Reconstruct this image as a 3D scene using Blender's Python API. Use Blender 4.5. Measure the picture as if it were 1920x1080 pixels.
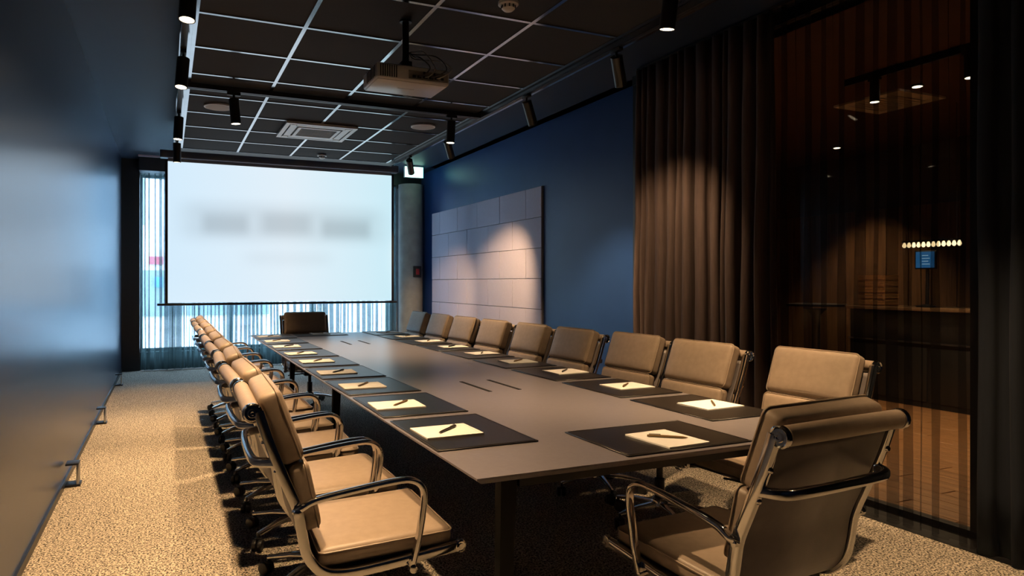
import bpy, bmesh, math, random
from mathutils import Vector, Matrix
random.seed(7)
scn = bpy.context.scene
for o in list(bpy.data.objects):
    bpy.data.objects.remove(o)
C = scn.collection
PI = math.pi

# ------------------------------------------------------------------ camera
# room axes: X to the right, Y away from the camera, Z up; camera level, turned right
F_PX, PX, HOR = 1272.0, 863.0, 529.0
cam_d = bpy.data.cameras.new('camera')
cam = bpy.data.objects.new('camera', cam_d)
C.objects.link(cam)
cam_d.sensor_fit = 'HORIZONTAL'
cam_d.sensor_width = 36.0
cam_d.lens = 36.0 * F_PX / 1920.0
cam_d.shift_x = (960.0 - PX) / 1920.0
cam_d.shift_y = (HOR - 540.0) / 1920.0
cam_d.clip_start = 0.02
cam.location = (0, 0, 1.30)
YAW = math.atan((PX - 312.0) / F_PX)
cam.rotation_euler = (PI / 2, 0, -YAW)
scn.camera = cam

# ------------------------------------------------------------------ world, exposure
scn.view_settings.view_transform = 'Standard'
scn.view_settings.look = 'None'
scn.view_settings.exposure = 0.0
scn.view_settings.gamma = 1.0
scn.view_settings.use_curve_mapping = False
scn.cycles.use_denoising = True
scn.cycles.transparent_max_bounces = 24
scn.cycles.max_bounces = 8
scn.cycles.caustics_reflective = False
scn.cycles.caustics_refractive = False
scn.cycles.sample_clamp_indirect = 4.0
w = bpy.data.worlds.new('overcast_sky')
scn.world = w
w.use_nodes = True
bg = w.node_tree.nodes['Background']
bg.inputs[0].default_value = (0.46, 0.71, 1.0, 1)
bg.inputs[1].default_value = 19.0

# daylight enters through the far window: sampling portal in the window opening
pd = bpy.data.lights.new('window_portal', 'AREA')
pd.shape = 'RECTANGLE'; pd.size = 3.9; pd.size_y = 2.7
pd.cycles.is_portal = True
po = bpy.data.objects.new('window_portal', pd)
C.objects.link(po)
po.location = (1.55, 11.35, 1.6)
po.rotation_euler = (-PI / 2, 0, 0)   # shines towards -Y, into the room

SPOT_W = 180.0
WARM = (1.0, 0.64, 0.32)

# ------------------------------------------------------------------ materials
def nt_mat(name):
    m = bpy.data.materials.new(name)
    m.use_nodes = True
    nt = m.node_tree
    b = nt.nodes['Principled BSDF']
    return m, nt, b

def mat(name, col, rough=0.5, metal=0.0, spec=0.5, noise=0.0, nscale=40.0, bump=0.0, bscale=200.0, stretch=None, coat=0.0):
    m, nt, b = nt_mat(name)
    b.inputs['Base Color'].default_value = (*col, 1)
    b.inputs['Roughness'].default_value = rough
    b.inputs['Metallic'].default_value = metal
    b.inputs['Specular IOR Level'].default_value = spec
    b.inputs['Coat Weight'].default_value = coat
    tc = nt.nodes.new('ShaderNodeTexCoord')
    src = tc.outputs['Object']
    if stretch:
        mp = nt.nodes.new('ShaderNodeMapping')
        mp.inputs['Scale'].default_value = stretch
        nt.links.new(src, mp.inputs[0]); src = mp.outputs[0]
    if noise > 0:
        n = nt.nodes.new('ShaderNodeTexNoise')
        n.inputs['Scale'].default_value = nscale
        n.inputs['Detail'].default_value = 4
        nt.links.new(src, n.inputs['Vector'])
        r = nt.nodes.new('ShaderNodeValToRGB')
        r.color_ramp.elements[0].position = 0.3
        r.color_ramp.elements[1].position = 0.7
        lo = [max(0, c * (1 - noise)) for c in col]; hi = [min(1, c * (1 + noise)) for c in col]
        r.color_ramp.elements[0].color = (*lo, 1); r.color_ramp.elements[1].color = (*hi, 1)
        nt.links.new(n.outputs[0], r.inputs[0])
        nt.links.new(r.outputs[0], b.inputs['Base Color'])
    if bump > 0:
        n2 = nt.nodes.new('ShaderNodeTexNoise')
        n2.inputs['Scale'].default_value = bscale
        n2.inputs['Detail'].default_value = 3
        nt.links.new(src, n2.inputs['Vector'])
        bp = nt.nodes.new('ShaderNodeBump')
        bp.inputs['Strength'].default_value = bump
        bp.inputs['Distance'].default_value = 0.004
        nt.links.new(n2.outputs[0], bp.inputs['Height'])
        nt.links.new(bp.outputs[0], b.inputs['Normal'])
    return m

def emit(name, col, strength):
    m, nt, b = nt_mat(name)
    b.inputs['Base Color'].default_value = (0.02, 0.02, 0.02, 1)
    b.inputs['Emission Color'].default_value = (*col, 1)
    b.inputs['Emission Strength'].default_value = strength
    return m

def sheer_mat(name, col, through, stretch=(1, 1, 1)):
    m = bpy.data.materials.new(name)
    m.use_nodes = True
    nt = m.node_tree
    nt.nodes.clear()
    out = nt.nodes.new('ShaderNodeOutputMaterial')
    mix = nt.nodes.new('ShaderNodeMixShader')
    tr = nt.nodes.new('ShaderNodeBsdfTransparent')
    d = nt.nodes.new('ShaderNodeBsdfDiffuse'); d.inputs[0].default_value = (*col, 1)
    t = nt.nodes.new('ShaderNodeBsdfTranslucent'); t.inputs[0].default_value = (*col, 1)
    mx2 = nt.nodes.new('ShaderNodeMixShader'); mx2.inputs[0].default_value = 0.5
    nt.links.new(d.outputs[0], mx2.inputs[1]); nt.links.new(t.outputs[0], mx2.inputs[2])
    mix.inputs[0].default_value = 1 - through
    nt.links.new(tr.outputs[0], mix.inputs[1]); nt.links.new(mx2.outputs[0], mix.inputs[2])
    nt.links.new(mix.outputs[0], out.inputs[0])
    return m

def glass_mat(name, tint=(1, 1, 1), spec=0.06):
    m = bpy.data.materials.new(name)
    m.use_nodes = True
    nt = m.node_tree
    nt.nodes.clear()
    out = nt.nodes.new('ShaderNodeOutputMaterial')
    mix = nt.nodes.new('ShaderNodeMixShader')
    tr = nt.nodes.new('ShaderNodeBsdfTransparent'); tr.inputs[0].default_value = (*tint, 1)
    g = nt.nodes.new('ShaderNodeBsdfGlossy'); g.inputs['Roughness'].default_value = 0.02
    mix.inputs[0].default_value = spec
    nt.links.new(tr.outputs[0], mix.inputs[1]); nt.links.new(g.outputs[0], mix.inputs[2])
    nt.links.new(mix.outputs[0], out.inputs[0])
    return m

def carpet_mat():
    m, nt, b = nt_mat('mottled_carpet')
    b.inputs['Roughness'].default_value = 0.95
    b.inputs['Specular IOR Level'].default_value = 0.1
    tc = nt.nodes.new('ShaderNodeTexCoord')
    n = nt.nodes.new('ShaderNodeTexNoise'); n.inputs['Scale'].default_value = 105; n.inputs['Detail'].default_value = 4
    v = nt.nodes.new('ShaderNodeTexVoronoi'); v.inputs['Scale'].default_value = 150
    nt.links.new(tc.outputs['Object'], n.inputs['Vector']); nt.links.new(tc.outputs['Object'], v.inputs['Vector'])
    mp = nt.nodes.new('ShaderNodeMath'); mp.operation = 'MULTIPLY_ADD'
    mp.inputs[1].default_value = 0.35
    nt.links.new(v.outputs['Distance'], mp.inputs[0]); nt.links.new(n.outputs[0], mp.inputs[2])
    r = nt.nodes.new('ShaderNodeValToRGB')
    e = r.color_ramp.elements
    e[0].position = 0.54; e[0].color = (0.03, 0.025, 0.02, 1)
    e[1].position = 0.80; e[1].color = (0.74, 0.65, 0.53, 1)
    k = e.new(0.66); k.color = (0.32, 0.28, 0.235, 1)
    nt.links.new(mp.outputs[0], r.inputs[0]); nt.links.new(r.outputs[0], b.inputs['Base Color'])
    bp = nt.nodes.new('ShaderNodeBump'); bp.inputs['Strength'].default_value = 0.7; bp.inputs['Distance'].default_value = 0.008
    nt.links.new(mp.outputs[0], bp.inputs['Height']); nt.links.new(bp.outputs[0], b.inputs['Normal'])
    return m

def wood_mat(name, c0, c1, axis='Y', rough=0.4):
    m, nt, b = nt_mat(name)
    b.inputs['Roughness'].default_value = rough
    tc = nt.nodes.new('ShaderNodeTexCoord')
    mp = nt.nodes.new('ShaderNodeMapping')
    mp.inputs['Scale'].default_value = {'X': (1.2, 22, 22), 'Y': (22, 1.2, 22), 'Z': (22, 22, 1.2)}[axis]
    oi = nt.nodes.new('ShaderNodeObjectInfo')
    nt.links.new(tc.outputs['Object'], mp.inputs[0])
    add = nt.nodes.new('ShaderNodeVectorMath'); add.operation = 'ADD'
    mul = nt.nodes.new('ShaderNodeMath'); mul.operation = 'MULTIPLY'; mul.inputs[1].default_value = 40
    nt.links.new(oi.outputs['Random'], mul.inputs[0])
    nt.links.new(mp.outputs[0], add.inputs[0]); nt.links.new(mul.outputs[0], add.inputs[1])
    n = nt.nodes.new('ShaderNodeTexNoise'); n.inputs['Scale'].default_value = 1.5; n.inputs['Detail'].default_value = 5
    nt.links.new(add.outputs[0], n.inputs['Vector'])
    r = nt.nodes.new('ShaderNodeValToRGB')
    r.color_ramp.elements[0].position = 0.3; r.color_ramp.elements[0].color = (*c0, 1)
    r.color_ramp.elements[1].position = 0.7; r.color_ramp.elements[1].color = (*c1, 1)
    nt.links.new(n.outputs[0], r.inputs[0]); nt.links.new(r.outputs[0], b.inputs['Base Color'])
    return m

def screen_mat():
    # the projected slide: pale blue-white with soft grey blocks of unreadable text
    m, nt, b = nt_mat('projected_slide')
    b.inputs['Base Color'].default_value = (0.05, 0.05, 0.05, 1)
    b.inputs['Roughness'].default_value = 0.9
    tc = nt.nodes.new('ShaderNodeTexCoord')
    sep = nt.nodes.new('ShaderNodeSeparateXYZ')
    nt.links.new(tc.outputs['Generated'], sep.inputs[0])
    X, Z = sep.outputs['X'], sep.outputs['Z']
    def mth(op, a, b_=None, c_=None):
        n = nt.nodes.new('ShaderNodeMath'); n.operation = op
        for i, q in enumerate((a, b_, c_)):
            if q is None: continue
            if isinstance(q, (int, float)): n.inputs[i].default_value = q
            else: nt.links.new(q, n.inputs[i])
        return n.outputs[0]
    def ss(v, lo, hi):
        n = nt.nodes.new('ShaderNodeMapRange'); n.interpolation_type = 'SMOOTHSTEP'
        nt.links.new(v, n.inputs[0]); n.inputs[1].default_value = lo; n.inputs[2].default_value = hi
        return n.outputs[0]
    def block(x0, x1, z0, z1, sx, sz):
        a = mth('SUBTRACT', ss(X, x0 - sx, x0 + sx), ss(X, x1 - sx, x1 + sx))
        c = mth('SUBTRACT', ss(Z, z0 - sz, z0 + sz), ss(Z, z1 - sz, z1 + sz))
        return mth('MULTIPLY', a, c)
    tot = None
    for (x0, x1, z0, z1, sx, sz, k) in ((0.06, 0.95, 0.46, 0.72, 0.08, 0.08, 0.16), (0.14, 0.33, 0.50, 0.64, 0.03, 0.06, 0.17),
                                        (0.39, 0.61, 0.51, 0.66, 0.04, 0.06, 0.15), (0.66, 0.89, 0.49, 0.63, 0.03, 0.06, 0.18),
                                        (0.32, 0.70, 0.27, 0.38, 0.06, 0.06, 0.06)):
        q = mth('MULTIPLY', block(x0, x1, z0, z1, sx, sz), k)
        tot = q if tot is None else mth('ADD', tot, q)
    keep = mth('SUBTRACT', 1.0, tot)
    ramp = nt.nodes.new('ShaderNodeValToRGB')
    e = ramp.color_ramp.elements
    e[0].position = 0.0; e[0].color = (0.66, 0.84, 0.98, 1)
    e[1].position = 1.0; e[1].color = (0.60, 0.84, 0.93, 1)
    k = e.new(0.5); k.color = (0.76, 0.87, 0.95, 1)
    nt.links.new(X, ramp.inputs[0])
    mx = nt.nodes.new('ShaderNodeVectorMath'); mx.operation = 'SCALE'
    nt.links.new(ramp.outputs[0], mx.inputs[0]); nt.links.new(keep, mx.inputs['Scale'])
    nt.links.new(mx.outputs[0], b.inputs['Emission Color'])
    b.inputs['Emission Strength'].default_value = 1.0
    return m

LEATHER = mat('taupe_leather', (0.29, 0.225, 0.175), 0.42, 0, 0.4, noise=0.08, nscale=30, bump=0.12, bscale=350)
SLING = mat('grey_brown_leather', (0.15, 0.132, 0.135), 0.40, 0, 0.4, noise=0.06, nscale=25, bump=0.1, bscale=350)
CHROME = mat('polished_aluminium', (0.78, 0.76, 0.74), 0.10, 1.0, noise=0.03, nscale=5)
STEEL = mat('brushed_steel', (0.55, 0.55, 0.56), 0.28, 1.0, noise=0.05, nscale=40)
BLACKP = mat('black_plastic', (0.012, 0.012, 0.013), 0.45, noise=0.1, nscale=60)
BLACKM = mat('black_metal', (0.010, 0.010, 0.012), 0.35, 0, noise=0.1, nscale=60)
TABLE = mat('dark_grey_laminate', (0.180, 0.165, 0.185), 0.28, 0, 0.5, noise=0.06, nscale=60, bump=0.02, bscale=500)
MAT = mat('black_leather_mat', (0.014, 0.011, 0.010), 0.34, 0, 0.5, noise=0.15, nscale=50, bump=0.08, bscale=420)
PAPER = mat('white_paper', (0.80, 0.80, 0.80), 0.8, noise=0.02)
PENBODY = mat('bronze_pen', (0.25, 0.16, 0.07), 0.35, 0.3, noise=0.05)
PENDARK = mat('dark_pen', (0.03, 0.025, 0.02), 0.35, noise=0.05)
NAVY = mat('navy_wall_paint', (0.013, 0.045, 0.175), 0.42, 0, 0.4, noise=0.05, nscale=3, bump=0.03, bscale=90)
GLOSSNAVY = mat('glossy_navy_panel', (0.012, 0.022, 0.055), 0.31, 0, 0.6, noise=0.25, nscale=6, bump=0.02, bscale=12, stretch=(12, 12, 0.35), coat=0.9)
_b = GLOSSNAVY.node_tree.nodes['Principled BSDF']
_b.inputs['IOR'].default_value = 1.9
_b.inputs['Coat Roughness'].default_value = 0.28
_b.inputs['Coat IOR'].default_value = 1.7
_b.inputs['Coat Tint'].default_value = (0.80, 0.87, 1.0, 1)
_b.inputs['Specular Tint'].default_value = (0.72, 0.82, 1.0, 1)
CEIL = mat('dark_ceiling_paint', (0.013, 0.024, 0.055), 0.55, noise=0.05, nscale=4)
TILE = mat('charcoal_ceiling_tile', (0.012, 0.011, 0.013), 0.85, noise=0.25, nscale=160, bump=0.2, bscale=260)
BAR = mat('satin_ceiling_bar', (0.60, 0.62, 0.66), 0.12, 1.0, noise=0.04, nscale=10)
WHITE = mat('white_plastic', (0.84, 0.83, 0.82), 0.28, noise=0.02)
PANEL = mat('pale_grey_felt_tile', (0.54, 0.51, 0.65), 0.75, noise=0.03, nscale=50, bump=0.1, bscale=400)
VELVET = mat('brown_velvet', (0.085, 0.058, 0.056), 0.9, noise=0.15, nscale=10, stretch=(8, 8, 0.6))
NAVYCURT = mat('navy_curtain_fabric', (0.005, 0.009, 0.018), 0.95, noise=0.15, nscale=10, stretch=(8, 8, 0.6))
CONCRETE = mat('smooth_concrete', (0.30, 0.31, 0.30), 0.8, noise=0.12, nscale=7, bump=0.1, bscale=60)
SHEER_WIN = sheer_mat('teal_grey_sheer', (0.10, 0.155, 0.16), 0.38)
SHEER_HALL = sheer_mat('charcoal_sheer', (0.018, 0.016, 0.017), 0.68)
GLASS = glass_mat('clear_glass', (0.97, 0.99, 0.99), 0.05)
GLASSH = glass_mat('partition_glass', (0.95, 0.96, 0.96), 0.035)
LENS = emit('warm_lamp_lens', (1.0, 0.80, 0.52), 9.0)
WOODF = wood_mat('oak_plank', (0.17, 0.085, 0.035), (0.34, 0.18, 0.08), 'Y', 0.4)
WOODP = wood_mat('wood_panel', (0.10, 0.05, 0.022), (0.20, 0.11, 0.05), 'Z', 0.5)
HALLC = mat('hall_ceiling_brown', (0.10, 0.05, 0.035), 0.8, noise=0.1, nscale=5)
HALLW = mat('hall_wall_brown', (0.09, 0.065, 0.05), 0.8, noise=0.1, nscale=3)
RED = mat('red_plastic', (0.30, 0.02, 0.03), 0.4, noise=0.05)
FACADE = mat('pale_render_facade', (0.74, 0.76, 0.76), 0.9, noise=0.06, nscale=1.5)
PAVE = mat('pale_paving', (0.62, 0.63, 0.62), 0.9, noise=0.1, nscale=4)
FWIN = mat('facade_window_glass', (0.20, 0.24, 0.27), 0.15, noise=0.1, nscale=2)
FRED = mat('red_shop_board', (0.36, 0.05, 0.07), 0.6, noise=0.1, nscale=4)
FBLUE = mat('blue_shop_panel', (0.06, 0.24, 0.50), 0.6, noise=0.1, nscale=4)

# ------------------------------------------------------------------ mesh helpers
class MB:
    def __init__(s): s.v = []; s.f = []; s.sm = []
    def add(s, vs, fs, smooth=False):
        o = len(s.v); s.v += [tuple(v) for v in vs]
        s.f += [tuple(i + o for i in f) for f in fs]; s.sm += [smooth] * len(fs)
        return s
    def box(s, x0, x1, y0, y1, z0, z1):
        vs = [(x0, y0, z0), (x1, y0, z0), (x1, y1, z0), (x0, y1, z0), (x0, y0, z1), (x1, y0, z1), (x1, y1, z1), (x0, y1, z1)]
        return s.add(vs, [(0, 3, 2, 1), (4, 5, 6, 7), (0, 1, 5, 4), (1, 2, 6, 5), (2, 3, 7, 6), (3, 0, 4, 7)])
    def sweep(s, path, section, side=(1, 0, 0), closed=False, smooth=True, scale=None):
        # section: list of (a, b) in the frame (side, tangent x side)
        P = [Vector(p) for p in path]; n = len(P); m = len(section); vs = []
        S0 = Vector(side).normalized()
        for i, p in enumerate(P):
            if closed: t = P[(i + 1) % n] - P[i - 1]
            else: t = P[min(i + 1, n - 1)] - P[max(i - 1, 0)]
            t.normalize()
            sd = (S0 - t * S0.dot(t))
            if sd.length < 1e-4: sd = t.orthogonal()
            sd.normalize(); up = t.cross(sd)
            k = scale[i] if scale else 1
            for (a, b) in section: vs.append(p + sd * a * k + up * b * k)
        fs = []
        for i in range(n if closed else n - 1):
            j = (i + 1) % n
            for q in range(m):
                r = (q + 1) % m
                fs.append((i * m + q, i * m + r, j * m + r, j * m + q))
        if not closed:
            fs.append(tuple(range(m - 1, -1, -1))); fs.append(tuple((n - 1) * m + q for q in range(m)))
        return s.add(vs, fs, smooth)
    def tube(s, path, r, n=8, side=(1, 0, 0), closed=False, scale=None):
        return s.sweep(path, [(r * math.cos(2 * PI * i / n), r * math.sin(2 * PI * i / n)) for i in range(n)], side, closed, True, scale)
    def lathe(s, prof, n=20, axis='Z', c=(0, 0, 0), smooth=True):
        vs = []
        for (r, h) in prof:
            for i in range(n):
                a = 2 * PI * i / n; p, q = r * math.cos(a), r * math.sin(a)
                vs.append({'Z': (c[0] + p, c[1] + q, c[2] + h), 'X': (c[0] + h, c[1] + p, c[2] + q), 'Y': (c[0] + q, c[1] + h, c[2] + p)}[axis])
        fs = []
        for i in range(len(prof) - 1):
            for k in range(n):
                l = (k + 1) % n
                fs.append((i * n + k, i * n + l, (i + 1) * n + l, (i + 1) * n + k))
        fs.append(tuple(range(n - 1, -1, -1))); fs.append(tuple((len(prof) - 1) * n + k for k in range(n)))
        return s.add(vs, fs, smooth)
    def mesh(s, name, m, bevel=0, seg=2):
        me = bpy.data.meshes.new(name)
        me.from_pydata(s.v, [], s.f)
        me.polygons.foreach_set('use_smooth', s.sm)
        if bevel > 0:
            bm = bmesh.new(); bm.from_mesh(me)
            bmesh.ops.bevel(bm, geom=list(bm.edges), offset=bevel, segments=seg, affect='EDGES', profile=0.5, clamp_overlap=True)
            for f in bm.faces: f.smooth = True
            bm.to_mesh(me); bm.free()
            me.update()
        if any(s.sm) or bevel > 0:
            try: me.set_sharp_from_angle(angle=math.radians(42))
            except Exception: pass
        me.materials.append(m)
        return me
    def build(s, name, m, parent=None, loc=None, bevel=0, seg=2):
        return link(name, s.mesh(name, m, bevel, seg), parent, loc)

def link(name, data, parent=None, loc=None, rot=None):
    o = bpy.data.objects.new(name, data); C.objects.link(o)
    if parent: o.parent = parent
    if loc: o.location = loc
    if rot: o.rotation_euler = rot
    return o
def tag(o, label, cat, group=None):
    o['label'] = label; o['category'] = cat
    if group: o['group'] = group
    return o
def struct(o, label=None):
    o['kind'] = 'structure'
    if label: o['label'] = label
    return o
def thing(name, label, cat, loc=(0, 0, 0), rot=(0, 0, 0), group=None):
    return tag(link(name, None, None, loc, rot), label, cat, group)
KIDS = {}
def copy_tree(o, parent=None):
    c = o.copy(); C.objects.link(c)
    if parent: c.parent = parent
    for ch in list(o.children): copy_tree(ch, c)
    return c
def B(x0, x1, y0, y1, z0, z1): return MB().box(x0, x1, y0, y1, z0, z1)
def rrect(a, b, r, n=3):
    out = []
    for cx, cy, a0 in ((a - r, b - r, 0), (-a + r, b - r, 90), (-a + r, -b + r, 180), (a - r, -b + r, 270)):
        for i in range(n + 1):
            t = math.radians(a0 + 90 * i / n); out.append((cx + r * math.cos(t), cy + r * math.sin(t)))
    return out
def smooth_path(pts, sub=5):
    P = [Vector(p) for p in pts]; out = []
    for i in range(len(P) - 1):
        p0 = P[max(i - 1, 0)]; p1 = P[i]; p2 = P[i + 1]; p3 = P[min(i + 2, len(P) - 1)]
        for k in range(sub):
            t = k / sub
            out.append(0.5 * ((2 * p1) + (p2 - p0) * t + (2 * p0 - 5 * p1 + 4 * p2 - p3) * t * t + (3 * p1 - p0 - 3 * p2 + p3) * t ** 3))
    out.append(P[-1])
    return out

# ------------------------------------------------------------------ room shell
XL, XR, YB, YF, ZC = -0.60, 3.92, -2.2, 11.05, 3.10
struct(B(XL, 3.55, YB, YF + .3, -0.10, 0.0).build('floor', carpet_mat()), 'mottled beige and brown carpet floor of the meeting room')
struct(B(XL - .2, XR + .2, YB, YF + .3, ZC, ZC + .12).build('ceiling', CEIL), 'dark ceiling around the lowered tile grid')
struct(B(XL - .12, XL, YB, 10.98, 0, ZC).build('wall_left', GLOSSNAVY), 'glossy dark navy panelled wall reflecting the window')
struct(B(XL - .2, XR + 6, YB - .12, YB, -.1, ZC).build('wall_back', NAVY), 'navy wall behind the viewpoint')
struct(B(XR, XR + .14, 4.86, YF + .35, 0, ZC).build('wall_right', NAVY), 'navy painted wall beside the table')
# floor continues to the right wall past the curtains
struct(B(3.55, XR, 4.86, YF + .3, -0.10, 0.0).build('floor_edge', bpy.data.materials['mottled_carpet']), 'carpet strip along the navy wall')
# dark corner pier at the left of the window
struct(B(XL - .12, -.36, 10.98, YF + .3, 0, ZC).build('wall_pier', BLACKM), 'black pier between the glossy wall and the window')
struct(B(XL, XL + .012, YB, 10.98, 0, .045).build('baseboard_left', BLACKM), 'thin metal skirting under the glossy wall')
struct(B(XR - .012, XR, 4.9, 10.5, 0, .07).build('baseboard_right', BLACKM), 'black skirting along the navy wall')
# window wall
struct(B(-.36, XR, YF + .02, YF + .3, 0, .26).build('wall_far_plinth', BLACKM), 'dark low plinth under the far window')
struct(B(-.36, XR, YF - .35, YF + .3, 2.90, ZC).build('wall_far_pelmet', BLACKM), 'black pelmet above the far window')
struct(B(3.50, XR, YF + .02, YF + .3, .26, 2.90).build('wall_far_side', CONCRETE))
win = struct(link('window_1', None, None, (0, YF + .16, 0)), 'tall far window behind the sheer curtain')
MB().box(-.36, 3.50, -.03, .03, .26, .31).build('window_sill', BLACKM, win)
MB().box(-.36, 3.50, -.03, .03, 2.86, 2.90).build('window_head', BLACKM, win)
for x in (-.345, .93, 2.20, 3.485):
    MB().box(x - .02, x + .02, -.03, .03, .31, 2.86).build('window_mullion', BLACKM, win)
for x0, x1 in ((-.325, .91), (.95, 2.18), (2.22, 3.465)):
    MB().box(x0, x1, -.006, .006, .31, 2.86).build('window_pane', GLASS, win)

# round concrete column in the far right corner
col = tag(MB().lathe([(.20, 0), (.20, 2.9)], 40).build('round_column', CONCRETE, None, (3.70, 10.60, 0)), 'round grey concrete column in the far right corner', 'column')
fa = thing('fire_alarm_box', 'small dark red alarm box fixed to the concrete column', 'alarm', (3.735, 10.405, 1.47))
B(-.065, .065, -.045, 0.0, -.09, .09).build('housing', BLACKP, fa, None, .008)
B(-.03, .03, -.052, -.045, -.05, .045).build('call_button', RED, fa, None, .003)

# ------------------------------------------------------------------ lowered ceiling grid
ZG = 2.81
XG = [.156 + .6 * i for i in range(5)]
YG = [.46 + .6 * i for i in range(14)]
grid = struct(link('ceiling_grid', None, None, (0, 0, ZG)), 'lowered island of charcoal ceiling tiles in a metal grid')
tile_me = B(-.293, .293, -.293, .293, .004, .02).mesh('ceiling_tile', TILE)
for i in range(4):
    for j in range(13):
        link('ceiling_tile', tile_me, grid, (XG[i] + .3, YG[j] + .3, 0))
for x in XG:
    B(x - .012, x + .012, YG[0], YG[-1], -.003, .03).build('grid_bar', BAR, grid)
for y in YG:
    B(XG[0], XG[-1], y - .012, y + .012, -.0022, .03).build('grid_bar', BAR, grid)
B(.075, .1435, YG[0] - .05, 8.45, -.004, .03).build('edge_trim', BAR, grid)
B(2.569, 2.69, YG[0] - .05, 8.45, -.004, .03).build('edge_trim', BLACKM, grid)
B(2.655, 2.69, YG[0] - .05, 8.45, -.012, -.004).build('edge_bead', BAR, grid)
B(.1435, 2.569, 8.273, 8.45, -.004, .03).build('edge_trim', BLACKM, grid)
B(.09, 2.68, YG[0] - .04, 8.44, .03, ZC - ZG).build('grid_upstand', CEIL, grid)

# ------------------------------------------------------------------ track lighting
ZT = 2.806
def track(label, x0, x1, y0, y1):
    t = thing('light_track', label, 'light track', ((x0 + x1) / 2, (y0 + y1) / 2, ZT), group='ceiling light tracks')
    a, b = (x1 - x0) / 2, (y1 - y0) / 2
    B(-a, a, -b, b, -.036, 0).build('rail', BLACKM, t)
    if a < b:
        B(-.006, .006, -b + .01, b - .01, -.038, -.036).build('conductor_slot', BLACKP, t)
    else:
        B(-a + .01, a - .01, -.006, .006, -.038, -.036).build('conductor_slot', BLACKP, t)
    return t
track('black ceiling track running along the left edge of the tile grid', .082, .118, .6, 8.0)
track('black ceiling track running along the right edge of the tile grid', 2.582, 2.618, .6, 8.0)
track('black cross track spanning the grid just beyond the projector', .118, 2.582, 5.50, 5.56)
track('black cross track spanning the grid nearest to the viewpoint', .118, 2.582, 2.57, 2.63)

def spotlight_proto():
    t = link('track_spotlight', None)
    B(-.017, .017, -.05, .05, -.022, 0).build('adapter', BLACKP, t, None, .004)
    MB().tube([(0, 0, -.02), (0, 0, -.05)], .009, 10).build('stem', BLACKM, t)
    head = MB().lathe([(.030, .0), (.038, -.004), (.038, -.19), (.035, -.192)], 28).build('lamp_head', BLACKM, t, (0, 0, -.045))
    MB().lathe([(.0385, -.192), (.0385, -.197), (.034, -.197), (.034, -.192)], 28).build('bezel', BLACKM, head)
    MB().lathe([(.033, -.1935), (.033, -.1950)], 28).build('lens', LENS, head)
    return t
sp0 = spotlight_proto()
first = [True]
def spotlight(label, x, y, tx=0, ty=0, watt=1.0, size=64, rz=0):
    t = sp0 if first[0] else copy_tree(sp0)
    first[0] = False
    t.location = (x, y, ZT - .036); t.rotation_euler = (0, 0, rz)
    tag(t, label, 'spotlight', 'track spotlights')
    head = [c for c in t.children if c.name.startswith('lamp_head')][0]
    d = Vector((tx, ty, -1)).normalized()
    q = Vector((0, 0, -1)).rotation_difference(Matrix.Rotation(-rz, 3, 'Z') @ d)
    head.rotation_mode = 'QUATERNION'; head.rotation_quaternion = q
    ld = bpy.data.lights.new('spot_beam', 'SPOT')
    ld.energy = SPOT_W * watt; ld.color = WARM
    ld.spot_size = math.radians(size); ld.spot_blend = 0.75; ld.shadow_soft_size = 0.03
    lo = link('spot_beam', ld, None)
    lo.location = Vector((x, y, ZT - .081)) + d * .205
    lo.rotation_mode = 'QUATERNION'
    lo.rotation_quaternion = Vector((0, 0, -1)).rotation_difference(d)
ORD = ('nearest', 'second nearest', 'third nearest', 'farthest')
for i, y in enumerate((3.45, 4.66, 6.33, 7.52)):
    spotlight('black cylinder spotlight on the left track, %s to the viewpoint' % ORD[i] if i < 3 else 'black cylinder spotlight at the far end of the left track by the screen', .10, y, (-.06, -.08, -.05, 0.0)[i], (-.10, -.14, -.04, .10)[i], 1.2, 80)
for i, y in enumerate((3.53, 4.69, 6.34, 7.50)):
    spotlight('black tilted spotlight on the right track, %s to the viewpoint' % ORD[i] if i < 3 else 'black spotlight at the far end of the right track before the exit sign', 2.60, y, (.60, .55, .68, .55)[i], (.50, .34, .78, 1.0)[i], (.55, 1.3, 1.6, 1.1)[i], (76, 62, 54, 46)[i])
spotlight('black spotlight on the cross track left of the projector', .48, 5.53, .08, .0, 1.3, 96, PI / 2)
spotlight('black spotlight on the cross track right of the projector', 2.31, 5.53, -.05, .0, 1.1, 90, PI / 2)
spotlight('bright spotlight near the top right, hanging before the brown curtain', 2.24, 2.60, .0, .18, 1.0, 78, PI / 2)
spotlight('black spotlight on the nearest cross track above the left table corner', .48, 2.60, .22, -.16, 1.3, 92, PI / 2)

# the same tracks carry lamps above and behind the viewpoint
spotlight('spotlight on the left track above the near table end', .10, 2.05, -.12, .0, 1.0, 84)
spotlight('spotlight on the right track above the near table end', 2.60, 1.75, .08, .0, 1.2, 80)
spotlight('spotlight on the left track beside the viewpoint', .10, .75, -.05, .0, .6, 84)
spotlight('spotlight on the right track beside the viewpoint', 2.60, .70, .0, .0, .3, 84)

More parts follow.
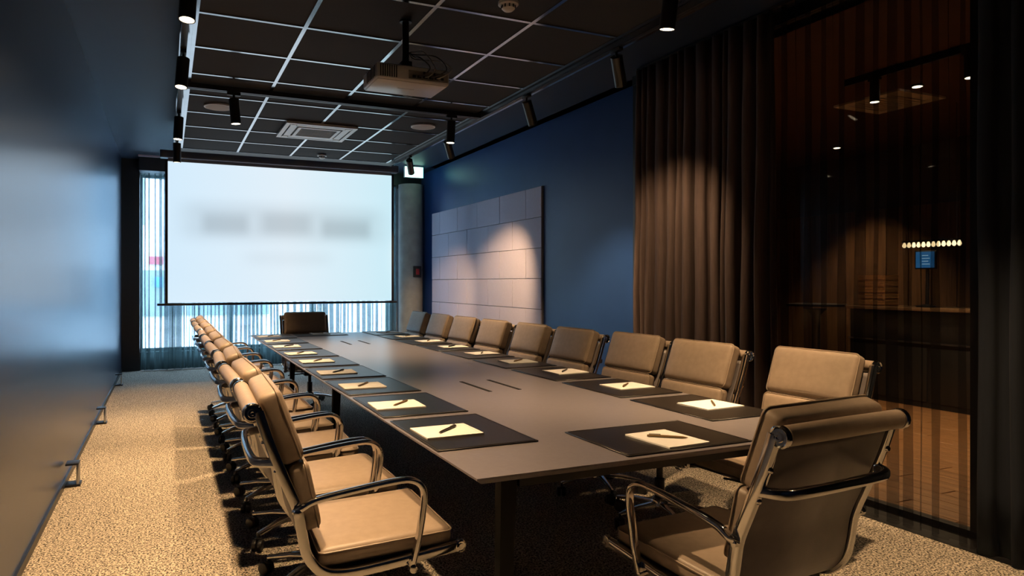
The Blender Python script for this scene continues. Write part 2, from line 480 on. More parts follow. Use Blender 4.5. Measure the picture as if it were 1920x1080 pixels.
# ------------------------------------------------------------------ ceiling fittings
for x, lab in ((.41, 'round white ceiling speaker left of the air conditioner'), (2.28, 'round white ceiling speaker right of the air conditioner')):
    t = thing('ceiling_speaker', lab, 'speaker', (x, 6.17, ZG - .003), group='ceiling speakers')
    MB().lathe([(.118, .004), (.118, -.008), (.108, -.011)], 36).build('rim', WHITE, t)
    MB().lathe([(.106, -.0112), (.0, -.015)][:1] + [(.05, -.014)], 36).build('grille', mat('speaker_grille', (.55, .53, .52), .7, noise=.15, nscale=300), t)
ac = thing('ceiling_air_conditioner', 'square white four-way air conditioner set into the ceiling grid', 'air conditioner', (1.368, 6.775, ZG - .004))
DARKSLOT = mat('dark_slot', (0.02, 0.022, 0.025), .6, noise=.1)
fr = MB()
s = .34
for (x0, x1, y0, y1) in ((-s, s, -s, -.30), (-s, s, .30, s), (-s, -.30, -.30, .30), (.30, s, -.30, .30)):
    fr.box(x0, x1, y0, y1, -.022, 0)
fr.build('outer_frame', WHITE, ac)
B(-.30, .30, -.30, .30, -.008, 0).build('recess', DARKSLOT, ac)
for k in range(4):
    p = link('louvre', B(-.23, .23, -.285, -.222, -.004, .003).mesh('louvre', WHITE), ac, (0, 0, -.017), None)
    p.rotation_euler = (0, 0, k * PI / 2)
fr = MB()
for (x0, x1, y0, y1) in ((-.205, .205, -.205, -.175), (-.205, .205, .175, .205), (-.205, -.175, -.175, .175), (.175, .205, -.175, .175)):
    fr.box(x0, x1, y0, y1, -.026, -.008)
fr.build('grille_frame', WHITE, ac)
sl = B(-.175, .175, -.004, .004, -.022, -.010).mesh('grille_slat', mat('grille_grey', (.34, .36, .38), .5, noise=.05))
for k in range(14):
    link('grille_slat', sl, ac, (0, -.163 + k * .025, 0))
for sx in (-1, 1):
    for sy in (-1, 1):
        B(sx * .265 - .03, sx * .265 + .03, sy * .265 - .03, sy * .265 + .03, -.024, -.008).build('corner_cover', WHITE, ac, None, .004)
def detector(label, x, y, r):
    t = thing('smoke_detector', label, 'detector', (x, y, ZG - .004), group='ceiling detectors')
    MB().lathe([(r, .002), (r, -.014), (r * .88, -.018)], 24).build('base', WHITE, t)
    MB().lathe([(r * .62, -.018), (r * .66, -.034), (r * .45, -.045), (r * .2, -.048)], 24).build('chamber', WHITE, t)
    for k in range(10):
        a = 2 * PI * k / 10
        q = B(-.003, .003, -.002, .004, -.034, -.018).build('vent_rib', DARKSLOT, t, (r * .66 * math.cos(a), r * .66 * math.sin(a), 0))
        q.rotation_euler = (0, 0, a - PI / 2)
detector('round white smoke detector at the top edge above the table', 1.69, 3.25, .055)
detector('small white detector on the ceiling just before the screen', 1.69, 8.02, .055)

# ------------------------------------------------------------------ projector
pj = thing('projector', 'white ceiling projector hanging from a black pole with loose cables', 'projector', (1.268, 3.72, 2.42))
B(-.215, .215, -.14, .14, 0, .088).build('body', WHITE, pj, None, .012, 3)
B(-.205, .205, -.13, .13, -.004, .001).build('underside_cover', WHITE, pj, None, .002)
B(-.05, .05, -.006, .006, -.0046, -.004).build('maker_plate', mat('plate_grey', (.5, .49, .48), .5, noise=.05), pj)
for k in range(8):
    B(-.195 + k * .013, -.189 + k * .013, -.1425, -.138, .012, .078).build('vent_slot', DARKSLOT, pj)
for k in range(6):
    B(-.2175, -.214, -.11 + k * .03, -.10 + k * .03, .015, .075).build('vent_slot', DARKSLOT, pj)
B(-.03, .205, -.1425, -.138, .014, .062).build('port_panel', mat('port_grey', (.24, .22, .2), .5, noise=.1), pj)
for k, (x, z, a) in enumerate(((0.0, .028, .009), (.03, .028, .011), (.065, .03, .014), (.10, .03, .012), (.135, .03, .010), (.168, .03, .008), (.06, .052, .006), (.12, .052, .006))):
    B(x - a, x + a, -.150, -.142, z - .007, z + .007).build('socket', BLACKP, pj)
MB().lathe([(.05, 0), (.05, .03), (.042, .034)], 24, 'Y', (.07, .14, .045)).build('lens_barrel', BLACKP, pj)
B(-.07, .07, -.06, .06, .088, .10).build('mount_plate', BLACKM, pj)
MB().tube([(0, 0, .10), (0, 0, .386)], .02, 14).build('pole', BLACKM, pj)
B(-.03, .03, -.03, .03, .095, .15).build('pole_clamp', BLACKM, pj, None, .004)
MB().lathe([(.035, .378), (.035, .388)], 20).build('ceiling_flange', BLACKM, pj)
CABLE = mat('grey_cable', (.35, .33, .30), .5, noise=.05)
for k, (x, zz, lx) in enumerate(((.03, .13, .02), (.065, .16, .05), (.10, .145, .12), (.135, .12, .15))):
    MB().tube(smooth_path([(x, -.15, .03), (x + .01, -.20, .025), (lx + .05, -.21, .07), (lx, -.17, zz), (.03, -.07, zz + .03), (.015, -.02, .2)], 6), .0035, 6).build('cable', CABLE if k % 2 else BLACKP, pj)

# ------------------------------------------------------------------ projection screen
ps = thing('projection_screen', 'large pale projection screen glowing before the far window', 'screen', (1.39, 8.70, 0))
scr_mat = screen_mat()
B(-1.375, 1.375, -.002, .002, 1.055, 2.725).build('screen_fabric', scr_mat, ps)
fr = MB(); fr.box(-1.405, -1.375, -.003, .003, 1.04, 2.745); fr.build('side_border', BLACKP, ps)
fr = MB(); fr.box(1.375, 1.405, -.003, .003, 1.04, 2.745); fr.build('side_border', BLACKP, ps)
B(-1.375, 1.375, -.003, .003, 2.725, 2.76).build('top_border', mat('grey_border', (.25, .26, .29), .6, noise=.03), ps)
B(-1.49, 1.45, -.014, .014, 1.022, 1.05).build('bottom_bar', BLACKM, ps, None, .005)
B(-1.46, 1.46, -.06, .06, 2.76, 2.85).build('roller_case', mat('case_grey', (.10, .12, .17), .35, noise=.03), ps, None, .01)
for x in (-1.2, 1.2):
    B(x - .02, x + .02, -.02, .02, 2.85, 3.10).build('hanger', BLACKM, ps)

# exit sign
ex = thing('exit_sign', 'lit white and green exit sign hanging by the far right corner', 'sign', (3.50, 9.90, 2.995))
B(-.15, .15, -.022, .022, -.085, .085).build('sign_box', WHITE, ex, None, .004)
B(-.145, .145, -.026, -.022, -.08, .08).build('lit_face', emit('exit_sign_glow', (.50, 1.0, .80), 3.0), ex)
B(-.145, .145, .022, .026, -.08, .08).build('lit_face', bpy.data.materials['exit_sign_glow'], ex)
B(.150, .154, -.02, .02, -.08, .08).build('lit_edge', emit('exit_edge_glow', (.10, 1.0, .70), 5.0), ex)
B(-.02, .02, -.015, .015, .085, .105).build('hanger', BLACKM, ex)

# ------------------------------------------------------------------ wall tile board
bd = thing('wall_tile_board', 'large pale board of staggered rectangular tiles on the navy wall', 'wall board', (XR, 6.676, 0))
# local y runs along the wall; board 3.44 long, five rows
B(-.018, 0, 0, 3.44, .64, 2.39).build('backing_board', mat('board_backing', (.20, .19, .21), .7, noise=.05), bd)
for r in range(5):
    z1 = 2.39 - r * .35; z0 = z1 - .35
    edges = [0, .36, 1.045, 1.73, 2.415, 3.10, 3.44] if r % 2 == 0 else [0, .70, 1.385, 2.07, 2.755, 3.44]
    for a, b in zip(edges[:-1], edges[1:]):
        dx = random.uniform(0, .0025)
        B(-.030 - dx, -.018, a + .003, b - .003, z0 + .003, z1 - .003).build('tile', PANEL, bd, None, .002, 1)

# ------------------------------------------------------------------ curtains
def fold_mesh(name, m, length, z0, z1, pitch, amp, meander, jitter, axis='Y', hem=0.0, rows=10, sub=14, spread=0.0, thick=0.0):
    # meandering folds: the cloth doubles back on itself between the crests
    pts = []; y = 0.0; seed = random.Random(name)
    while y < length:
        p = pitch * seed.uniform(1 - jitter, 1 + jitter); a = amp * seed.uniform(.7, 1.25); mnd = meander * seed.uniform(.5, 1.2)
        for k in range(sub):
            th = 2 * PI * k / sub
            pts.append((y + p * th / (2 * PI) - mnd * p / (4 * PI) * math.sin(2 * th), a * math.sin(th), seed.uniform(0, 6.28) if k == 0 else pts[-1][2]))
        y += p
    k_ = length / y
    vs = []; n = len(pts)
    for r in range(rows + 1):
        t = r / rows; z = z1 + (z0 - z1) * t
        am = .55 + .45 * min(1, t * 1.6)
        for i, (yy, xx, ph) in enumerate(pts):
            dx = spread * t * t * math.sin(yy * 9 + ph * .1) + .004 * math.sin(z * 5 + ph)
            a, b = xx * am + dx, yy * k_ + .006 * math.sin(z * 3 + ph) * t
            vs.append((a, b, z) if axis == 'Y' else (b, a, z))
    fs = [(r * n + i, r * n + i + 1, (r + 1) * n + i + 1, (r + 1) * n + i) for r in range(rows) for i in range(n - 1)]
    return MB().add(vs, fs, True)

def curtain(name, label, m, loc, length, z0, z1, pitch, amp, meander, jitter, axis='Y', spread=0.0, trackm=None):
    t = thing(name, label, 'curtain', loc)
    o = fold_mesh(name + label, m, length, z0, z1, pitch, amp, meander, jitter, axis, 0, 10, 16, spread).build('curtain_cloth', m, t)
    if m in (VELVET, NAVYCURT):
        md = o.modifiers.new('thickness', 'SOLIDIFY'); md.thickness = .003
    h = (B(-.015, .015, 0, length, z1, z1 + .02) if axis == 'Y' else B(0, length, -.015, .015, z1, z1 + .02)).build('curtain_rail', BLACKM, t)
    return t
curtain('velvet_curtain', 'heavy brown velvet curtain gathered at the end of the navy wall', VELVET, (3.64, 3.28, 0), 1.36, 0.004, ZC - .03, .125, .075, 1.6, .55)
curtain('sheer_curtain', 'charcoal see-through curtain before the glass partition', SHEER_HALL, (3.62, 1.98, 0), 1.27, 0.004, ZC - .03, .135, .035, 3.4, .30)
curtain('navy_curtain', 'almost black navy curtain at the right edge', NAVYCURT, (3.58, -.6, 0), 2.60, 0.004, ZC - .03, .16, .045, 1.0, .3)
wc = curtain('window_sheer_curtain', 'teal grey sheer curtain across the far window', SHEER_WIN, (-.34, YF - .10, 0), 3.86, .004, 2.90, .135, .035, 4.0, .45, 'X')
hem = MB()
hem.tube(smooth_path([(.0 + k * .06, -.085 + .02 * math.sin(k * 1.9), .013) for k in range(64)], 3), .012, 6)
hem.build('hem_weight', WHITE, wc)
B(-.02, 3.6, -.55, -.50, ZC - .05, ZC - .028).build('pelmet_lip', mat('pale_pink_metal', (.62, .45, .48), .3, .6, noise=.05), wc)

# ------------------------------------------------------------------ glass partition to the hallway
gp = struct(link('window_2', None, None, (3.78, 0, 0)), 'full height glass partition to the hallway')
B(-.03, .03, -2.2, 4.86, 0, .035).build('bottom_rail', BLACKM, gp)
B(-.03, .03, -2.2, 4.86, ZC - .08, ZC).build('top_rail', BLACKM, gp)
for y in (-1.0, .55, 2.12, 3.62, 4.84):
    B(-.025, .025, y - .018, y + .018, .035, ZC - .08).build('mullion', BLACKM, gp)
for a, b in ((-.98, .53), (.57, 2.10), (2.14, 3.60), (3.64, 4.82)):
    B(-.005, .005, a, b, .035, ZC - .08).build('glass_pane', GLASSH, gp)
struct(B(3.55, 3.80, YB, 4.86, -.10, 0.002).build('trim_threshold', BLACKM), 'dark threshold strip under the partition')

# ------------------------------------------------------------------ hallway beyond the glass
struct(B(3.80, 9.2, YB, 10, -.12, -.02).build('floor_hallway_base', BLACKM), 'dark base below the hallway planks')
hf = struct(link('floor_hallway', None), 'warm oak plank floor of the hallway')
plank = B(-.068, .068, -.695, .695, -.02, 0).mesh('plank', WOODF, .002, 1)
for i in range(27):
    for j in range(6):
        link('plank', plank, hf, (3.88 + i * .14, .2 + (i % 3) * .35 + j * 1.4, 0))
struct(B(3.80, 9.2, YB, 10, ZC, ZC + .1).build('ceiling_hallway', HALLC), 'brown ceiling of the hallway')
struct(B(9.0, 9.1, YB, 10, -.1, ZC).build('wall_hallway', HALLW), 'brown far wall of the hallway')
struct(B(XR + .14, 9.1, 8.6, 8.7, -.1, ZC).build('wall_hallway_end', HALLW), 'end wall of the hallway')
wp = thing('wood_wall_panelling', 'dark wood board panelling at the back of the hallway', 'panelling', (8.98, 0, 0))
pm = B(-.02, 0, -.145, .145, 0, 2.3).mesh('board', WOODP, .004, 1)
for k in range(16):
    link('board', pm, wp, (0, 3.3 + k * .30, 0))
# bar counter
bc = thing('bar_counter', 'long dark bar counter with a pale worktop edge in the hallway', 'counter', (7.45, 4.55, 0))
B(-.30, .30, -.95, .85, 1.00, 1.035).build('worktop', mat('bar_top', (.30, .20, .12), .25, noise=.1), bc, None, .004)
B(-.24, .28, -.92, .82, 0.0, 1.00).build('body', BLACKM, bc)
B(-.27, -.24, -.92, .82, .66, .675).build('front_rail', STEEL, bc)
for k in range(4):
    B(-.252, -.24, -.90 + k * .43, -.50 + k * .43, .06, .62).build('front_panel', BLACKP, bc, None, .006)
# high table
ht = thing('high_table', 'tall round pedestal table left of the bar counter', 'table', (7.25, 5.85, 0))
MB().lathe([(.33, 1.01), (.33, 1.035), (.30, 1.04)], 32).build('table_top', BLACKM, ht)
MB().lathe([(.12, .98), (.05, .9), (.045, .05)], 20).build('pedestal', BLACKM, ht)
MB().lathe([(.26, 0), (.26, .02), (.05, .05)], 28).build('foot', BLACKM, ht)
# crates on the counter
for k in range(5):
    t = thing('bottle_crate', ('lowest', 'second lowest', 'middle', 'second highest', 'topmost')[k] + ' wooden crate of the stack on the bar counter', 'crate', (7.40, 5.17, 1.037 + k * .069), (0, 0, (-1) ** k * .05), 'stacked crates on the bar')
    cm = mat('crate_wood', (.50, .27, .11), .6, noise=.2) if k == 0 else bpy.data.materials['crate_wood']
    B(-.12, .12, -.15, .15, 0, .012).build('bottom', cm, t)
    for s_ in (-1, 1):
        for zz in (.014, .042):
            B(s_ * .12 - .006, s_ * .12 + .006, -.15, .15, zz, zz + .024).build('slat', cm, t)
            B(-.114, .114, s_ * .15 - .006, s_ * .15 + .006, zz, zz + .024).build('slat', cm, t)
# till screen
ts = thing('till_screen', 'small blue lit screen on a stand on the bar counter', 'screen', (7.36, 4.62, 1.037))
MB().lathe([(.09, 0), (.09, .015), (.02, .03)], 20).build('foot', BLACKP, ts)
MB().tube([(.02, 0, .02), (.03, 0, .30), (.02, 0, .50)], .018, 10).build('stand', BLACKP, ts)
B(-.012, .012, -.11, .11, .40, .60).build('bezel', BLACKP, ts, None, .006)
B(-.016, -.012, -.095, .095, .415, .585).build('display', emit('blue_display', (.02, .16, .38), .55), ts)
for k in range(4):
    B(-.0175, -.016, -.05 + .015 * (k % 2), .03, .45 + k * .03, .457 + k * .03).build('display_line', emit('pale_text_line', (.5, .8, 1), .5) if k == 0 else bpy.data.materials['pale_text_line'], ts)
# bulb bar
bb = thing('bulb_bar_lamp', 'horizontal bar lamp with a row of small warm bulbs over the bar', 'lamp', (7.25, 4.50, 1.69))
B(-.012, .012, -.30, .30, .03, .05).build('bar', BLACKM, bb)
bulb = MB().lathe([(.008, .03), (.016, .012), (.020, -.006), (.012, -.022), (.003, -.026)], 10).mesh('bulb', emit('warm_bulb', (1, .72, .36), 3.0))
for k in range(12):
    link('bulb', bulb, bb, (0, -.275 + k * .05, 0))
for y in (-.25, .25):
    MB().tube([(0, y, .05), (0, y, ZC - 1.69)], .003, 6).build('cord', BLACKM, bb)
# hallway track with two spots and a ceiling cassette
ht_ = thing('hall_light_track', 'black light track on the hallway ceiling beyond the sheer curtain', 'light track', (5.55, 2.85, 3.06))
B(-.018, .018, -1.33, 1.33, -.02, .038).build('rail', BLACKM, ht_)
def hall_spot(label, y, watt):
    t = thing('hall_spotlight', label, 'spotlight', (5.55, y, 3.04), group='hallway spotlights')
    B(-.017, .017, -.05, .05, -.02, 0).build('adapter', BLACKP, t)
    MB().lathe([(.030, -.02), (.038, -.025), (.038, -.20), (.035, -.202)], 24).build('lamp_head', BLACKM, t)
    MB().lathe([(.033, -.2025), (.033, -.204)], 24).build('lens', LENS, t)
    ld = bpy.data.lights.new('hall_beam', 'SPOT'); ld.energy = watt; ld.color = WARM
    ld.spot_size = math.radians(95); ld.spot_blend = .6; ld.shadow_soft_size = .03
    link('hall_beam', ld, None, (5.55, y, 2.825))
hall_spot('hallway spotlight hanging beside the ceiling cassette', 3.91, 220)
hall_spot('hallway spotlight hanging nearer the navy curtain', 3.16, 240)
hc = thing('hall_ceiling_cassette', 'square air vent on the hallway ceiling behind the sheer curtain', 'air vent', (6.59, 4.5, ZC))
fr = MB()
for (x0, x1, y0, y1) in ((-s, s, -s, -.25), (-s, s, .25, s), (-s, -.25, -.25, .25), (.25, s, -.25, .25)):
    fr.box(x0, x1, y0, y1, -.02, 0)
fr.build('frame', WHITE, hc)
for k in range(9):
    B(-.25, .25, -.235 + k * .055, -.205 + k * .055, -.015, -.005).build('slat', WHITE, hc)
# sconce light of the hallway: small downlights
for x, y, lab, wt, sz in ((8.2, 6.30, 'small round downlight in the hallway ceiling by the wood panelling', 170, 84), (6.3, 4.03, 'small round downlight in the hallway ceiling beside the air vent', 110, 110)):
    t = thing('hall_downlight', lab, 'downlight', (x, y, ZC - .002), group='hallway downlights')
    MB().lathe([(.055, 0), (.055, -.01), (.045, -.012)], 24).build('ring', BLACKM, t)
    MB().lathe([(.04, -.012), (.04, -.014)], 24).build('lens', LENS, t)
    ld = bpy.data.lights.new('down_beam', 'SPOT'); ld.energy = wt; ld.color = WARM
    ld.spot_size = math.radians(sz); ld.spot_blend = .7; ld.shadow_soft_size = .04
    link('down_beam', ld, None, (x, y, ZC - .03))

# ------------------------------------------------------------------ foot brackets along the left wall
for y, lab in ((4.98, 'nearest'), (7.05, 'middle'), (9.55, 'farthest')):
    t = thing('wall_foot_bracket', lab + ' of three black floor brackets at the foot of the glossy wall', 'bracket', (XL + .012, y, 0), group='wall foot brackets')
    B(0, .075, -.05, .05, .135, .147).build('top_plate', BLACKM, t, None, .002)
    B(.062, .075, -.05, .05, .012, .135).build('front_plate', STEEL, t, None, .002)
    B(0, .085, -.055, .055, 0, .014).build('foot_plate', BLACKM, t, None, .002)

# ------------------------------------------------------------------ conference table
TX0, TX1, TY0, TY1, TZ = .81, 2.40, 1.75, 7.44, .74
tb = thing('conference_table', 'long dark grey conference table with splayed black legs', 'table', ((TX0 + TX1) / 2, TY0, 0))
hw = (TX1 - TX0) / 2
top = MB()
L = TY1 - TY0
top.add([(-hw, 0, TZ), (hw, 0, TZ), (hw, L, TZ), (-hw, L, TZ), (-hw, 0, TZ - .006), (hw, 0, TZ - .006), (hw, L, TZ - .006), (-hw, L, TZ - .006),
         (-hw + .025, .025, TZ - .024), (hw - .025, .025, TZ - .024), (hw - .025, L - .025, TZ - .024), (-hw + .025, L - .025, TZ - .024)],
        [(0, 1, 2, 3), (4, 5, 1, 0), (5, 6, 2, 1), (6, 7, 3, 2), (7, 4, 0, 3), (8, 9, 5, 4), (9, 10, 6, 5), (10, 11, 7, 6), (11, 8, 4, 7), (11, 10, 9, 8)])
top.build('table_top', TABLE, tb)
LEGM = mat('matt_black_leg', (0.008, 0.008, 0.009), .7, 0, .2, noise=.1)
SLOT = mat('slot_black', (0.004, 0.004, 0.004), .8, noise=.05)
for y0, y1 in ((3.12 - TY0, 3.50 - TY0), (5.97 - TY0, 6.35 - TY0)):
    for sx in (-1, 1):
        B(sx * .085 - .010, sx * .085 + .010, y0, y1, TZ, TZ + .0016).build('cable_slot', SLOT, tb)
    B(-.10, .10, y0, y1, TZ - .13, TZ - .024).build('cable_tray', BLACKM, tb)
for yl, hx in ((.10, .65), (4.44 - TY0, .57), (6.84 - TY0, .45)):
    B(-.62, .62, yl - .03, yl + .03, TZ - .062, TZ - .0245).build('cross_beam', BLACKM, tb)
    for sx in (-1, 1):
        xt, xb = sx * hx, sx * (hx + .02)
        vs = []
        for (x, z, a, d) in ((xt, TZ - .0245, .055, .020), (xb, 0, .034, .016)):
            vs += [(x - a / 2 * 1, yl - d, z), (x + a / 2, yl - d, z), (x + a / 2, yl + d, z), (x - a / 2, yl + d, z)]
        MB().add(vs, [(3, 2, 1, 0), (4, 5, 6, 7), (0, 1, 5, 4), (1, 2, 6, 5), (2, 3, 7, 6), (3, 0, 4, 7)]).build('leg', LEGM, tb)
for sx in (-1, 1):
    B(sx * .35 - .025, sx * .35 + .025, .10, 6.84 - TY0, TZ - .055, TZ - .0247).build('long_beam', BLACKM, tb)

# ------------------------------------------------------------------ chairs
def pad(a, b, t, bev):
    return B(-a, a, -b, b, -t / 2, t / 2)
def make_chair():
    t = link('office_chair', None)
    RX = .252
    railp = smooth_path([(0, -.368, .912), (0, -.335, .81), (0, -.288, .69), (0, -.252, .60), (0, -.238, .52), (0, -.222, .455), (0, -.180, .403), (0, -.115, .385), (0, .0, .389), (0, .15, .404), (0, .275, .418)], 5)
    sec = rrect(.013, .016, .006, 2)
    for sx in (-1, 1):
        rl = MB().sweep([(sx * RX, p[1], p[2]) for p in railp], sec, (1, 0, 0)).build('side_rail', CHROME, t)
        MB().lathe([(.005, 0), (.019, .001), (.021, .006), (.021, .016), (.016, .018), (.015, .014), (.009, .014), (.008, .018)], 16, 'X', (sx * RX + (-.004 if sx > 0 else -.014), .282, .419)).build('front_end_cap', CHROME, rl)
        for (y, z) in ((-.338, .815), (-.302, .725)):
            MB().lathe([(.002, -.004), (.007, -.003), (.009, .004)], 10, 'Y', (sx * RX, y - .018, z)).build('bolt', CHROME, rl)
    # sling: thin leather stretched between the rails
    inset = .236
    m = MB(); n = len(railp)
    vs = []
    for p in railp[2:-1]:
        for x in (-inset, 0, inset):
            vs.append((x, p[1], p[2]))
    k = len(railp[2:-1])
    m.add(vs, [(i * 3 + j, i * 3 + j + 1, i * 3 + j + 4, i * 3 + j + 3) for i in range(k - 1) for j in range(2)], True)
    so = m.build('sling', SLING, t)
    md = so.modifiers.new('thickness', 'SOLIDIFY'); md.thickness = .007; md.offset = 0
    # head roll with end caps
    MB().lathe([(.020, -.245), (.027, -.240), (.028, 0), (.027, .240), (.020, .245)], 20, 'X', (0, -.386, .908)).build('head_roll', LEATHER, t)
    for sx in (-1, 1):
        prof = [(.027, 0), (.030, .003), (.030, .014), (.026, .018), (.022, .014), (.014, .014), (.012, .019), (.006, .019), (.004, .016)]
        if sx < 0: prof = [(r, -h) for r, h in prof]
        MB().lathe(prof, 20, 'X', (sx * .246, -.386, .908)).build('roll_end_cap', CHROME, t)
    # cushions
    def cushion(name, a, b, th, loc, tilt, bev=.02):
        me = bpy.data.meshes.new(name)
        bm = bmesh.new()
        bmesh.ops.create_cube(bm, size=1.0)
        for v in bm.verts: v.co = Vector((v.co.x * 2 * a, v.co.y * 2 * b, v.co.z * th))
        bmesh.ops.bevel(bm, geom=list(bm.edges), offset=bev, segments=4, affect='EDGES', profile=.55, clamp_overlap=True)
        big = [f for f in bm.faces if abs(f.normal.z) > .95 and f.calc_area() > a * b]
        bmesh.ops.subdivide_edges(bm, edges=list({e for f in big for e in f.edges}), cuts=5, use_grid_fill=True)
        for v in bm.verts:
            u, w_ = min(1, abs(v.co.x) / a), min(1, abs(v.co.y) / b)
            v.co.z *= 1 + .16 * (1 - u ** 3) * (1 - w_ ** 3)
        for f in bm.faces: f.smooth = True
        bm.to_mesh(me); bm.free(); me.materials.append(LEATHER)
        o = link(name, me, t, loc, (tilt, 0, 0))
        pth = [(x, y, th * .30) for (x, y) in rrect(a + .001, b + .001, bev, 4)]
        MB().tube(pth, .0032, 6, (0, 0, 1), True).build('piping', LEATHER, o)
        return o
    a = math.atan2(.084, .235)
    d = Vector((0, -math.sin(a), math.cos(a)))
    up_p = Vector((0, -.288, .69)) + d * .152
    nrm = Vector((0, math.cos(a), math.sin(a)))
    o1 = cushion('upper_back_pad', .224, .118, .074, up_p + nrm * .046, 0, .024)
    o1.rotation_euler = (-(PI / 2 - a), 0, 0)
    lo_p = Vector((0, -.264, .618))
    a2 = math.radians(12)
    n2 = Vector((0, math.cos(a2), math.sin(a2)))
    o2 = cushion('lower_back_pad', .224, .108, .062, lo_p + n2 * .043, 0, .022)
    o2.rotation_euler = (-(PI / 2 - a2), 0, 0)
    cushion('seat_pad', .238, .222, .062, (0, .040, .440), math.radians(2.5), .024)
    # back stretcher
    MB().sweep(smooth_path([(-RX, -.320, .752), (-.215, -.372, .752), (-.12, -.384, .752), (0, -.386, .752), (.12, -.384, .752), (.215, -.372, .752), (RX, -.320, .752)], 5), rrect(.015, .011, .009, 3), (0, 0, 1)).build('back_stretcher', CHROME, t)
    # armrests
    for sx in (-1, 1):
        pth = smooth_path([(sx * .262, -.262, .600), (sx * .276, -.245, .612), (sx * .276, -.20, .632), (sx * .277, -.08, .650), (sx * .277, .05, .664), (sx * .277, .105, .662), (sx * .277, .138, .640), (sx * .277, .148, .60), (sx * .275, .135, .50), (sx * .274, .118, .42), (sx * .268, .110, .378)], 5)
        ar = MB().sweep(pth, rrect(.013, .010, .007, 2), (1, 0, 0)).build('armrest', CHROME, t)
        MB().lathe([(.004, -.016), (.013, -.014), (.013, .022), (.004, .024)], 14, 'X', (sx * .266, -.256, .600)).build('arm_joint', CHROME, ar)
        MB().lathe([(.004, -.016), (.013, -.014), (.013, .020), (.004, .022)], 14, 'X', (sx * .266, .110, .376)).build('arm_joint', CHROME, ar)
    # underframe
    for y in (-.11, .11):
        MB().sweep([(-RX, y, .382), (-.12, y * .75, .362), (.12, y * .75, .362), (RX, y, .382)], rrect(.012, .009, .005, 2), (0, 1, 0), smooth=False).build('seat_spreader', CHROME, t)
    B(-.075, .075, -.11, .11, .318, .360).build('tilt_mechanism', BLACKP, t, None, .01)
    MB().tube([(.07, .04, .335), (.20, .05, .33), (.235, .05, .325)], .006, 8).build('height_lever', BLACKP, t)
    MB().lathe([(.027, .12), (.027, .24), (.017, .245), (.017, .32)], 18).build('gas_column', BLACKM, t)
    base = MB().lathe([(.03, .075), (.045, .08), (.045, .125), (.032, .14)], 20).build('base_hub', CHROME, t)
    legm = MB().sweep([(.03, 0, .105), (.15, 0, .098), (.265, 0, .078)], rrect(.019, .013, .006, 2), (0, 1, 0), smooth=True, scale=[1, .85, .62]).mesh('base_leg', CHROME)
    cast = MB().lathe([(.007, .062), (.007, .082)], 10).lathe([(.013, .05), (.015, .062), (.007, .064)], 12).mesh('caster', BLACKP)
    whl = MB().lathe([(.018, -.011), (.027, -.009), (.029, 0), (.027, .009), (.018, .011)], 18, 'Y').mesh('wheel', BLACKP)
    for k in range(5):
        an = 2 * PI * k / 5 + .3
        link('base_leg', legm, t, None, (0, 0, an))
        cpos = Vector((0.265 * math.cos(an), 0.265 * math.sin(an), 0))
        cs = link('caster', cast, t, cpos, (0, 0, an * 1.7))
        for q in (-1, 1):
            link('wheel', whl, cs, (-.012, q * .014, .029))
    return t
CH = make_chair()
used = [False]
def chair(label, x, y, rz, group):
    t = CH if not used[0] else copy_tree(CH)
    used[0] = True
    t.location = (x, y, 0); t.rotation_euler = (0, 0, rz)
    tag(t, label, 'chair', group)
    return t
NTH = ('nearest', 'second', 'third', 'fourth', 'fifth', 'sixth', 'seventh', 'eighth', 'farthest')
def nth(i): return NTH[i] + (' from the viewpoint' if 0 < i < 8 else '')
YC = [2.34 + .60 * i for i in range(9)]
# chairs face the table; local +y is forward
LR = [-2, 1, -2, 1, 0, -1, 1, 1, -1]
for i in range(9):
    chair('taupe padded swivel armchair on the glossy-wall side of the table, %s' % nth(i), .255 + .375, YC[i] + .01, -PI / 2 + math.radians(LR[i]), 'chairs on the glossy-wall side')
RXP = [2.935, 2.779, 2.792, 2.722, 2.704, 2.671, 2.652, 2.634, 2.619]
RR = [3, 2, 3, 3, 2, 3, 3, 2, 1]
for i in range(9):
    chair('taupe padded swivel armchair on the navy-wall side of the table, %s' % nth(i), RXP[i] - .33, YC[i], PI / 2 + math.radians(RR[i]), 'chairs on the navy-wall side')
chair('taupe swivel armchair at the near table end, seen from behind', 1.652, 1.655, math.radians(4), 'chairs at the table ends')
chair('dark padded swivel armchair at the far table end before the screen', 1.40, 7.26, math.radians(179), 'chairs at the table ends')

# ------------------------------------------------------------------ desk mats, notepads, pens
mat_me = B(-.265, .265, -.19, .19, 0, .004).mesh('desk_mat', MAT, .0015, 1)
rim = MB()
rim.tube([(x, y, .0042) for x, y in rrect(.257, .182, .004, 2)], .0012, 5, (0, 0, 1), True)
rim_me = rim.mesh('stitched_edge', MAT)
pad_me = B(-.092, .092, -.11, .11, 0, .005).mesh('sheets', PAPER)
padb_me = B(-.0925, .0925, .10, .1105, 0, .0055).mesh('glued_edge', PAPER)
pen_me = MB().lathe([(.001, -.07), (.0035, -.058), (.0042, -.05), (.0045, .0), (.0045, .06), (.0035, .068)], 10, 'X').mesh('barrel', PENBODY)
pen2_me = MB().lathe([(.001, -.07), (.0035, -.058), (.0042, -.05), (.0045, .0), (.0045, .06), (.0035, .068)], 10, 'X').mesh('barrel', PENDARK)
clip_me = B(.022, .062, -.001, .001, .0045, .0075).mesh('clip', STEEL)
rnd = random.Random(3)
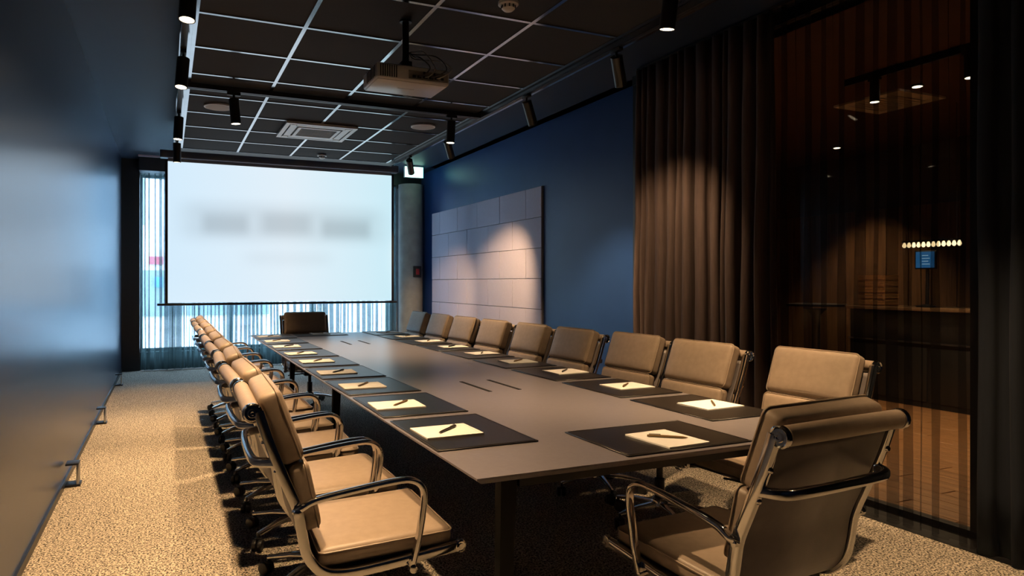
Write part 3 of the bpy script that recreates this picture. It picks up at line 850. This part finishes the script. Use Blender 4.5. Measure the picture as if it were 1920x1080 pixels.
def place(i, x, y, rz, where):
    t = thing('desk_mat', 'black leather desk mat ' + where, 'desk mat', (x, y, TZ + .0012), (0, 0, rz), 'desk mats on the table')
    link('mat_sheet', mat_me, t); link('stitched_edge', rim_me, t)
    R = Matrix.Rotation(rz, 3, 'Z')
    q = R @ Vector((rnd.uniform(-.01, .03), rnd.uniform(-.065, -.045), 0))
    pr = rz + rnd.uniform(-.06, .06)
    n = thing('notepad', 'small white notepad on the desk mat ' + where, 'notepad', (x + q.x, y + q.y, TZ + .0056), (0, 0, pr), 'notepads on the desk mats')
    link('sheets', pad_me, n); link('glued_edge', padb_me, n)
    p = thing('pen', 'slim pen lying on the notepad ' + where, 'pen', (x + q.x + rnd.uniform(-.02, .02), y + q.y, TZ + .0156), (0, 0, pr + math.radians(138) + rnd.uniform(-.15, .15)), 'pens on the notepads')
    link('barrel', pen_me if i % 3 else pen2_me, p); link('clip', clip_me, p)
for i in range(9):
    place(i, TX0 + .20, YC[i], -PI / 2 + rnd.uniform(-.012, .012), 'on the glossy-wall side, ' + nth(i))
for i in range(9):
    place(i + 1, TX1 - .20, YC[i] + .02, PI / 2 + rnd.uniform(-.012, .012), 'on the navy-wall side, ' + nth(i))
place(1, 1.62, TY0 + .215, 0, 'at the near table end')
place(2, 1.50, TY1 - .20, PI, 'at the far table end')

# ------------------------------------------------------------------ street outside the far window
struct(B(-14, 18, YF + .4, 30, -.25, -.05).build('floor_street', PAVE), 'pale street paving outside the window')
fb = thing('street_building', 'pale building across the street seen through the sheer curtain', 'building', (0, 22, 0))
B(-12, 15, 0, 6, -.05, 9).build('facade_wall', FACADE, fb)
for zi, (z0, z1) in enumerate(((2.9, 4.4), (5.6, 7.1))):
    for k in range(9):
        x = -9 + k * 2.4
        f_ = B(x, x + 1.3, -.06, 0, z0, z1).build('facade_window', WHITE, fb)
        B(x + .07, x + 1.23, -.08, -.06, z0 + .07, z1 - .07).build('facade_pane', FWIN, f_)
B(-.48, -.08, -.10, 0, 1.82, 2.06).build('shop_board', FRED, fb)
for k in range(3):
    B(-.70 + k * 1.25, .45 + k * 1.25, -.08, 0, .3, 1.65).build('shop_window', FWIN, fb)
B(-.32, -.10, -.14, -.08, 1.15, 1.45).build('shop_panel', FBLUE, fb)
